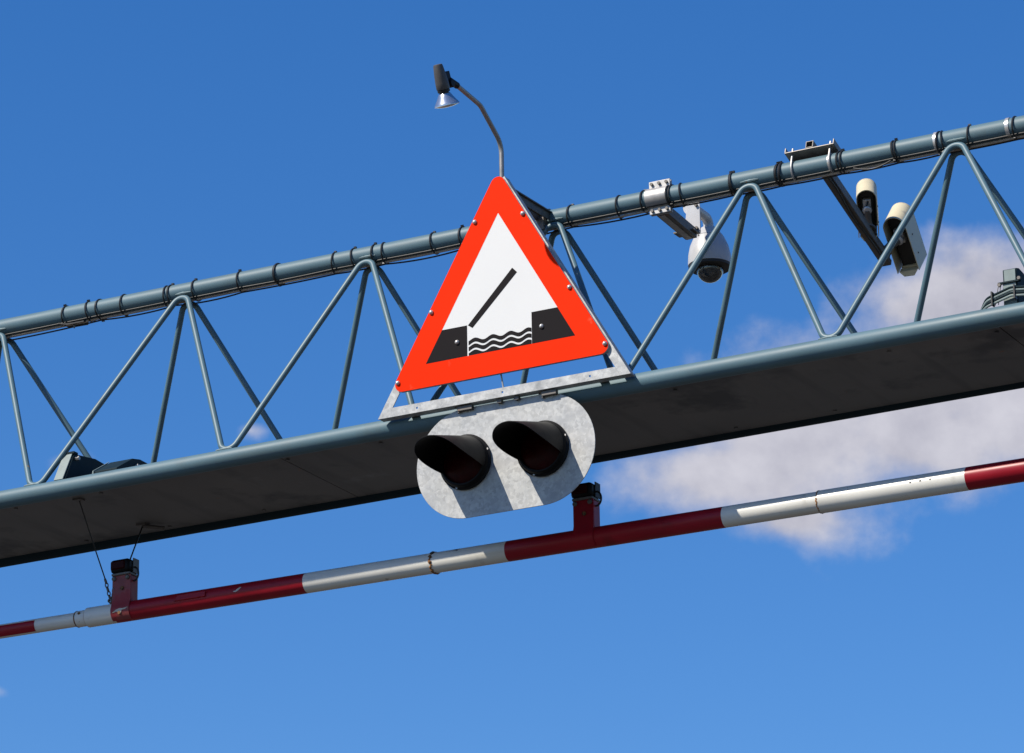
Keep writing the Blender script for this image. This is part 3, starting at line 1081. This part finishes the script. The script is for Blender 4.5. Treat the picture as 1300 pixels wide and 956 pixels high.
bolt(MB(), (-2.502, yb(-2.5) - 0.034, zb(-2.5) + 0.016), Vector((0, -0.9, 0.42)), 0.007, 0.005).build('collar_bolt', 'rust', boom)


def weld(x, r_, thick, seed, material='rust'):
    rng = random.Random(seed)
    n, m_ = 60, 6
    vs = []
    for i in range(n):
        a = 2 * math.pi * i / n
        rr_ = thick * rng.uniform(0.55, 1.35)
        ox = rng.uniform(-1, 1) * thick * 0.8
        for j in range(m_):
            b = 2 * math.pi * j / m_
            q = r_ + rr_ * math.cos(b)
            vs.append((x + ox + rr_ * 1.2 * math.sin(b), yb(x) - q * math.cos(a), zb(x) + q * math.sin(a)))
    fs = [(i * m_ + j, ((i + 1) % n) * m_ + j, ((i + 1) % n) * m_ + (j + 1) % m_, i * m_ + (j + 1) % m_) for i in range(n) for j in range(m_)]
    MB().add(vs, fs).build('weld_bead', material, boom)


weld(-0.624, R1 - 0.0005, 0.0062, 4)
weld(1.257, R1 + 0.0010, 0.0034, 6)
for x in (1.69, 1.735, 1.78):
    MB().lathe((x, yb(x) - (R2 - 0.004) * 0.985, zb(x) + R2 * 0.17), Vector((0, -1, 0.17)), [(0, 0.0045), (0.0046, 0.0045)], 10).build('drill_hole', 'black_rubber_shade', boom)
# welded key on the left red section
kx0, kx1 = -1.97, -1.80
ky = MB().prism([(kx0, yb(kx0) - R1 * 0.93, zb(kx0) - 0.004), (kx1, yb(kx1) - R1 * 0.93, zb(kx1) - 0.004), (kx1, yb(kx1) - R1 * 0.85, zb(kx1) + 0.022), (kx0 + 0.02, yb(kx0) - R1 * 0.85, zb(kx0) + 0.022)], (0, -0.012, 0.002))
ky.build('welded_key', 'boom_red', boom, bevel=0.002)


def flake(pts, x0, a0_, r_, seed):
    """small irregular chip of bare metal on the front of the tube: (dx, d angle) outline"""
    vs = []
    for (dx, da) in pts:
        a = R(a0_ + da)
        vs.append((x0 + dx, yb(x0) - (r_ + 0.0006) * math.cos(a), zb(x0) + (r_ + 0.0006) * math.sin(a)))
    vs2 = [(v[0], v[1] + 0.002, v[2]) for v in vs]
    n = len(vs)
    MB().add(vs + vs2, [tuple(range(n))] + [(i, (i + 1) % n, n + (i + 1) % n, n + i) for i in range(n)]).build('paint_chip', 'flake', boom)


flake([(-0.025, -6), (-0.008, -3), (-0.002, 5), (0.012, 14), (0.02, 13), (0.012, 2), (0.004, -6), (-0.01, -12)], -1.63, 8, R1, 1)
MB().ring((XB - 0.35, YT, zb(XB)), Z, 0.135, 0.035, n=36, m_=8, squash=2.2).build('pivot_collar', 'bracket_red', boom)


# ------------------------------------------------------------------ red lamps standing on the boom
def boom_lamp(x0, label, faded):
    t = thing('boom_lamp', label, 'lamp', (x0, yb(x0), zb(x0) + R1), 'warning lamps on the boom')
    yc, zc_ = yb(x0), zb(x0)
    hw_ = 0.050
    top = zc_ + 0.245
    mname = 'bracket_red' if faded else 'boom_red'
    # saddle plate bent over the front of the tube and up to the lamp
    prof = []
    rs = R1 + 0.004
    for a in range(-62, 31, 8):
        prof.append((yc - rs * math.cos(R(a)), zc_ + rs * math.sin(R(a))))
    prof.append((yc - 0.036, zc_ + 0.055))
    prof.append((yc - 0.036, zc_ + 0.168))
    inn = [(y + 0.004, z + (0.002 if z < zc_ else 0)) for y, z in prof]
    p = MB()
    n = len(prof)
    vs = [(x0 - hw_, y, z) for y, z in prof] + [(x0 + hw_, y, z) for y, z in prof] + [(x0 - hw_, y, z) for y, z in inn] + [(x0 + hw_, y, z) for y, z in inn]
    fs = []
    for i in range(n - 1):
        fs += [(i, i + 1, n + i + 1, n + i), (2 * n + i, 3 * n + i, 3 * n + i + 1, 2 * n + i + 1), (i, 2 * n + i, 2 * n + i + 1, i + 1), (n + i, n + i + 1, 3 * n + i + 1, 3 * n + i)]
    fs += [(0, n, 3 * n, 2 * n), (n - 1, 2 * n + n - 1, 3 * n + n - 1, 2 * n - 1)]
    p.add(vs, fs)
    post = p.build('saddle_plate', mname, t, sharp=30)
    MB().bx(x0 - hw_ + 0.001, x0 + hw_ - 0.001, yc - 0.0315, yc + 0.030, zc_ + 0.030, zc_ + 0.166).build('post', mname, t, bevel=0.004)
    bolt(MB(), (x0 + 0.005, yc - 0.036, zc_ + 0.105), -Y, 0.010, 0.006).build('plate_bolt', 'rust', post)
    for dx in (-0.040, 0.034):
        MB().lathe((x0 + dx, yc - 0.036, zc_ + 0.155), -Y, [(0, 0.011), (0.006, 0.011), (0.010, 0.006)], 14).build('clamp_screw', 'steel_dull', post)
    if faded:
        ch = MB()
        pts = [(-0.040, -0.012), (-0.018, 0.002), (0.0, 0.006), (0.02, 0.004), (0.047, 0.007), (0.03, -0.002), (0.012, -0.004), (0.006, -0.022), (-0.004, -0.012), (-0.016, -0.008)]
        ch.prism([(x0 + a, yc - rs - 0.0012 + abs(b) * 0.02, zc_ + b) for a, b in pts], Y * 0.004)
        ch.build('paint_chip', 'flake', post)
        bolt(MB(), (x0, yc - rs, zc_ - 0.016), -Y, 0.008, 0.004).build('saddle_bolt', 'rust', post)
    # base gasket and lamp box, rounded, proud of the plate to the front
    MB().bx(x0 - hw_ - 0.002, x0 + hw_ - 0.002, yc - 0.044, yc + 0.034, zc_ + 0.168, zc_ + 0.180).build('gasket', 'steel_dull', t, bevel=0.003)
    MB().bx(x0 - hw_ - 0.006, x0 + hw_ - 0.004, yc - 0.052, yc + 0.040, zc_ + 0.1805, top).build('lamp_box', 'black_plastic', t, bevel=0.014)
    ln_ = MB().bx(x0 - hw_ - 0.000, x0 + 0.028, yc - 0.058, yc - 0.046, zc_ + 0.194, top - 0.010)
    ln_.build('lens', 'red_lens', t, bevel=0.006)
    MB().bx(x0 + hw_ - 0.0035, x0 + hw_ + 0.0005, yc - 0.014, yc + 0.034, zc_ + 0.1815, top + 0.006).build('side_plate', 'steel_dull' if faded else 'black_rubber_shade', t)
    loop = [(x0 + hw_ - 0.002, yc - 0.01, zc_ + 0.206)] + [(x0 + hw_ + 0.024 * math.sin(R(a)) + 0.002, yc - 0.01, zc_ + 0.173 + 0.033 * math.cos(R(a))) for a in range(10, 171, 16)] + [(x0 + hw_ - 0.004, yc - 0.01, zc_ + 0.140)]
    MB().tube(loop, 0.0045, 8).build('cable_loop', 'cable_black', t)
    return t


boom_lamp(-2.268, 'weathered red lamp on the boom at left, beside the hanging chain', True)
boom_lamp(0.142, 'dark red lamp on the boom in shade just right of light signal', False)

# ------------------------------------------------------------------ wires and chain from the deck to the boom
hc = thing('hanging_wire', 'thin dark wire ending in a short chain between deck and boom', 'wire', (-2.333, 0.42, -0.46))
w0, w1 = Vector((-2.333, 0.114, -0.028)), Vector((-2.383, 0.42, -0.330))
MB().tube([w0, w0.lerp(w1, 0.3) + Vector((0.004, 0, -0.012)), w0.lerp(w1, 0.65) + Vector((0.003, 0, -0.010)), w1], 0.0032, 8).build('wire', 'cable_black', hc)
MB().bx(-2.355, -2.311, 0.095, 0.133, -0.036, -0.0275).build('deck_plate', 'steel_dull', hc)


def links(pa, pb, n, parent):
    pa, pb = Vector(pa), Vector(pb)
    d = (pb - pa).normalized()
    L = (pb - pa).length / n
    for i in range(n):
        c = pa + (pb - pa) * ((i + 0.5) / n)
        s = d.cross(Y if i % 2 else X).normalized()
        if i % 2:
            s = (s + Y * 0.2).normalized()
        o = MB()
        pts = []
        hl, hw2 = L * 0.62, L * 0.30
        for q in range(16):
            a = 2 * math.pi * q / 16
            pts.append(c + d * (hl * math.cos(a)) + s * (hw2 * math.sin(a)))
        nn = d.cross(s)
        vs, fs = [], []
        for q in range(16):
            rad = (pts[q] - c).normalized()
            for jj in range(6):
                b = 2 * math.pi * jj / 6
                vs.append(pts[q] + (rad * math.cos(b) + nn * math.sin(b)) * 0.0032)
        for q in range(16):
            for jj in range(6):
                fs.append((q * 6 + jj, ((q + 1) % 16) * 6 + jj, ((q + 1) % 16) * 6 + (jj + 1) % 6, q * 6 + (jj + 1) % 6))
        o.add(vs, fs).build('chain_link', 'steel_dull', parent)


links(w1, (-2.342, 0.415, -0.458), 6, hc)
links((-2.342, 0.415, -0.458), (-2.312, 0.385, -0.395), 4, hc)
kn = MB()
for i in range(5):
    kn.ring((-2.342 + random.uniform(-0.012, 0.012), 0.412 + random.uniform(-0.01, 0.01), -0.452 + random.uniform(-0.006, 0.01)), (random.uniform(-1, 1), random.uniform(-1, 1), random.uniform(-1, 1)), 0.010, 0.0034, n=14)
kn.build('chain_knot', 'steel_dull', hc)
hw2_ = thing('hanging_wire', 'short slanting wire from rear of deck to top of left boom lamp', 'wire', (-2.247, 0.42, -0.262))
MB().tube([(-2.298, 0.608, -0.028), (-2.285, 0.55, -0.105), (-2.262, 0.47, -0.200), (-2.247, 0.42, -0.259)], 0.0036, 8).build('wire', 'cable_black', hw2_)
MB().bx(-2.325, -2.275, 0.585, 0.63, -0.038, -0.0275).build('deck_plate', 'steel_dull', hw2_)
MB().tube(fillet([(-2.298, 0.60, -0.040), (-2.27, 0.615, -0.043), (-2.21, 0.655, -0.050)], 0.01, 4), 0.010, 10).build('hook', 'steel_dull', hw2_)

# ------------------------------------------------------------------ bolted steel gussets standing on the deck
def gusset(label, x0, wd, poly, clampy=None):
    """poly: (y, z) outline of a bracket plate box that is wd wide along the girder"""
    t = thing('deck_bracket', label, 'bracket', (x0, poly[0][0], 0.03), 'bolted brackets on the deck')
    MB().prism([(x0, y, z) for y, z in poly], X * wd).build('bracket_box', 'dark_teal_shade', t, bevel=0.002)  # unlit sides darkened in the colour itself
    return t


t = gusset('dark bracket with a slanting front strip painted as sunlit on deck at left edge', -2.392, 0.046,
           [(0.012, 0.036), (0.088, 0.186), (0.265, 0.210), (0.62, 0.19), (0.70, -0.01), (0.05, -0.017)])
MB().prism([(-2.400, 0.004, 0.044), (-2.352, 0.004, 0.044), (-2.352, 0.080, 0.190), (-2.400, 0.080, 0.190)], (0, 0.0055, -0.003)).build('sunlit_front_strip', 'pale_teal_sunlit', t)  # sunlight on the slanting front painted as a pale sheet
c = MB().bx(-2.402, -2.340, 0.076, 0.11, 0.186, 0.196)
c.build('cap', 'dark_teal_shade', t)
bolt(MB(), (-2.345, 0.10, 0.166), X, 0.010, 0.02).build('bolt', 'steel_bare', t)
bolt(MB(), (-2.402, 0.085, 0.150), -X, 0.009, 0.014).build('bolt', 'steel_dull', t)

t = gusset('low dark wedge bracket on the deck beside the slanting bracket', -2.215, 0.125,
           [(0.060, 0.030), (0.060, 0.072), (0.190, 0.150), (0.255, 0.163), (0.62, 0.150), (0.68, -0.01), (0.08, -0.017)])
MB().prism([(-2.221, 0.055, 0.035), (-2.2155, 0.055, 0.035), (-2.2155, 0.055, 0.074), (-2.2155, 0.188, 0.154), (-2.221, 0.188, 0.154), (-2.221, 0.055, 0.074)][:4] , (-0.0055, 0, 0)).build('sunlit_edge', 'pale_teal_sunlit', t)  # sunlit edge painted as a thin pale line
bolt(MB(), (-2.09, 0.22, 0.118), X, 0.012, 0.014).build('bolt', 'steel_bare', t)

t = gusset('upright dark bracket with front painted as sunlit and looped cables on deck at right edge', 2.255, 0.062,
           [(0.10, 0.065), (0.10, 0.240), (0.13, 0.248), (0.40, 0.215), (0.62, 0.20), (0.68, -0.01), (0.12, -0.017), (0.12, 0.065)])
MB().bx(2.262, 2.312, 0.094, 0.0995, 0.185, 0.236).build('sunlit_front_plate', 'pale_teal_sunlit', t, bevel=0.001)  # sunlit front face painted pale, upper part
MB().bx(2.255, 2.312, 0.093, 0.0995, 0.080, 0.176).build('sunlit_front_plate', 'pale_teal_sunlit', t, bevel=0.001)  # sunlit front face painted pale, lower part
MB().bx(2.235, 2.335, 0.086, 0.0995, 0.1765, 0.1845).build('clamp_strip', 'dark_teal_shade', t, bevel=0.001)
for x, z in ((2.242, 0.172), (2.33, 0.188)):
    bolt(MB(), (x, 0.092, z), -Y, 0.008, 0.012).build('bolt', 'steel_dull', t)
MB().bx(2.262, 2.33, 0.080, 0.118, 0.046, 0.070).build('foot', 'dark_teal_shade', t, bevel=0.002)
for s_ in (0, 1):
    MB().tube([(2.236 + 0.010 * s_, 0.088, 0.165), (2.222 + 0.014 * s_, 0.080, 0.085)], 0.0018, 6).build('tie_wire', 'cable_black', t)
lc = thing('looped_cables', 'bundle of grey-green cables arching over deck edge at right edge', 'cable', (2.25, 0.07, 0.05))
for j in range(4):
    dz = 0.012 * j
    pth = fillet([(2.06 + 0.01 * j, 0.10 + 0.01 * j, -0.005), (2.19, 0.065, 0.080 + dz), (2.30, 0.060, 0.108 + dz), (2.45, 0.062, 0.090 + dz), (2.70, 0.09, 0.085 + dz), (2.95, 0.12, -0.005)], 0.05, 8)
    MB().tube(pth, 0.0052, 8).build('cable', 'dark_teal_shade' if j % 2 else 'pale_teal_sunlit', lc)
for x, z in ((2.218, 0.108), (2.318, 0.122)):
    MB().bx(x - 0.003, x + 0.003, 0.050, 0.078, z - 0.030, z + 0.030).build('cable_tie', 'cable_black', lc)

# small clip plate under the upper tube at the left
cp = thing('clip_plate', 'small dark clip plate under upper girder tube near left edge', 'bracket', (-2.56, YT, 0.93))
zc_ = ztop(-2.56) - RC
c = MB().prism([(-2.635, YT - 0.035, zc_ - 0.006), (-2.585, YT - 0.035, zc_ - 0.020), (-2.500, YT - 0.02, zc_ - 0.014), (-2.485, YT + 0.0, zc_ - 0.010), (-2.52, YT + 0.05, zc_ - 0.006), (-2.62, YT + 0.05, zc_ - 0.004)], (0, 0, 0.006))
c.build('plate', 'black_rubber_shade', cp)  # the tube's shadow on the plate is put into this black
MB().lathe((-2.56, YT - 0.01, zc_ - 0.012), -Z, [(0, 0.006), (0.012, 0.006), (0.022, 0.003)], 10).build('bolt', 'steel_dull', cp)
MB().bx(-2.60, -2.53, YT - 0.02, YT + 0.02, zc_ - 0.010, zc_ + 0.006).build('pad', 'black_rubber_shade', cp)
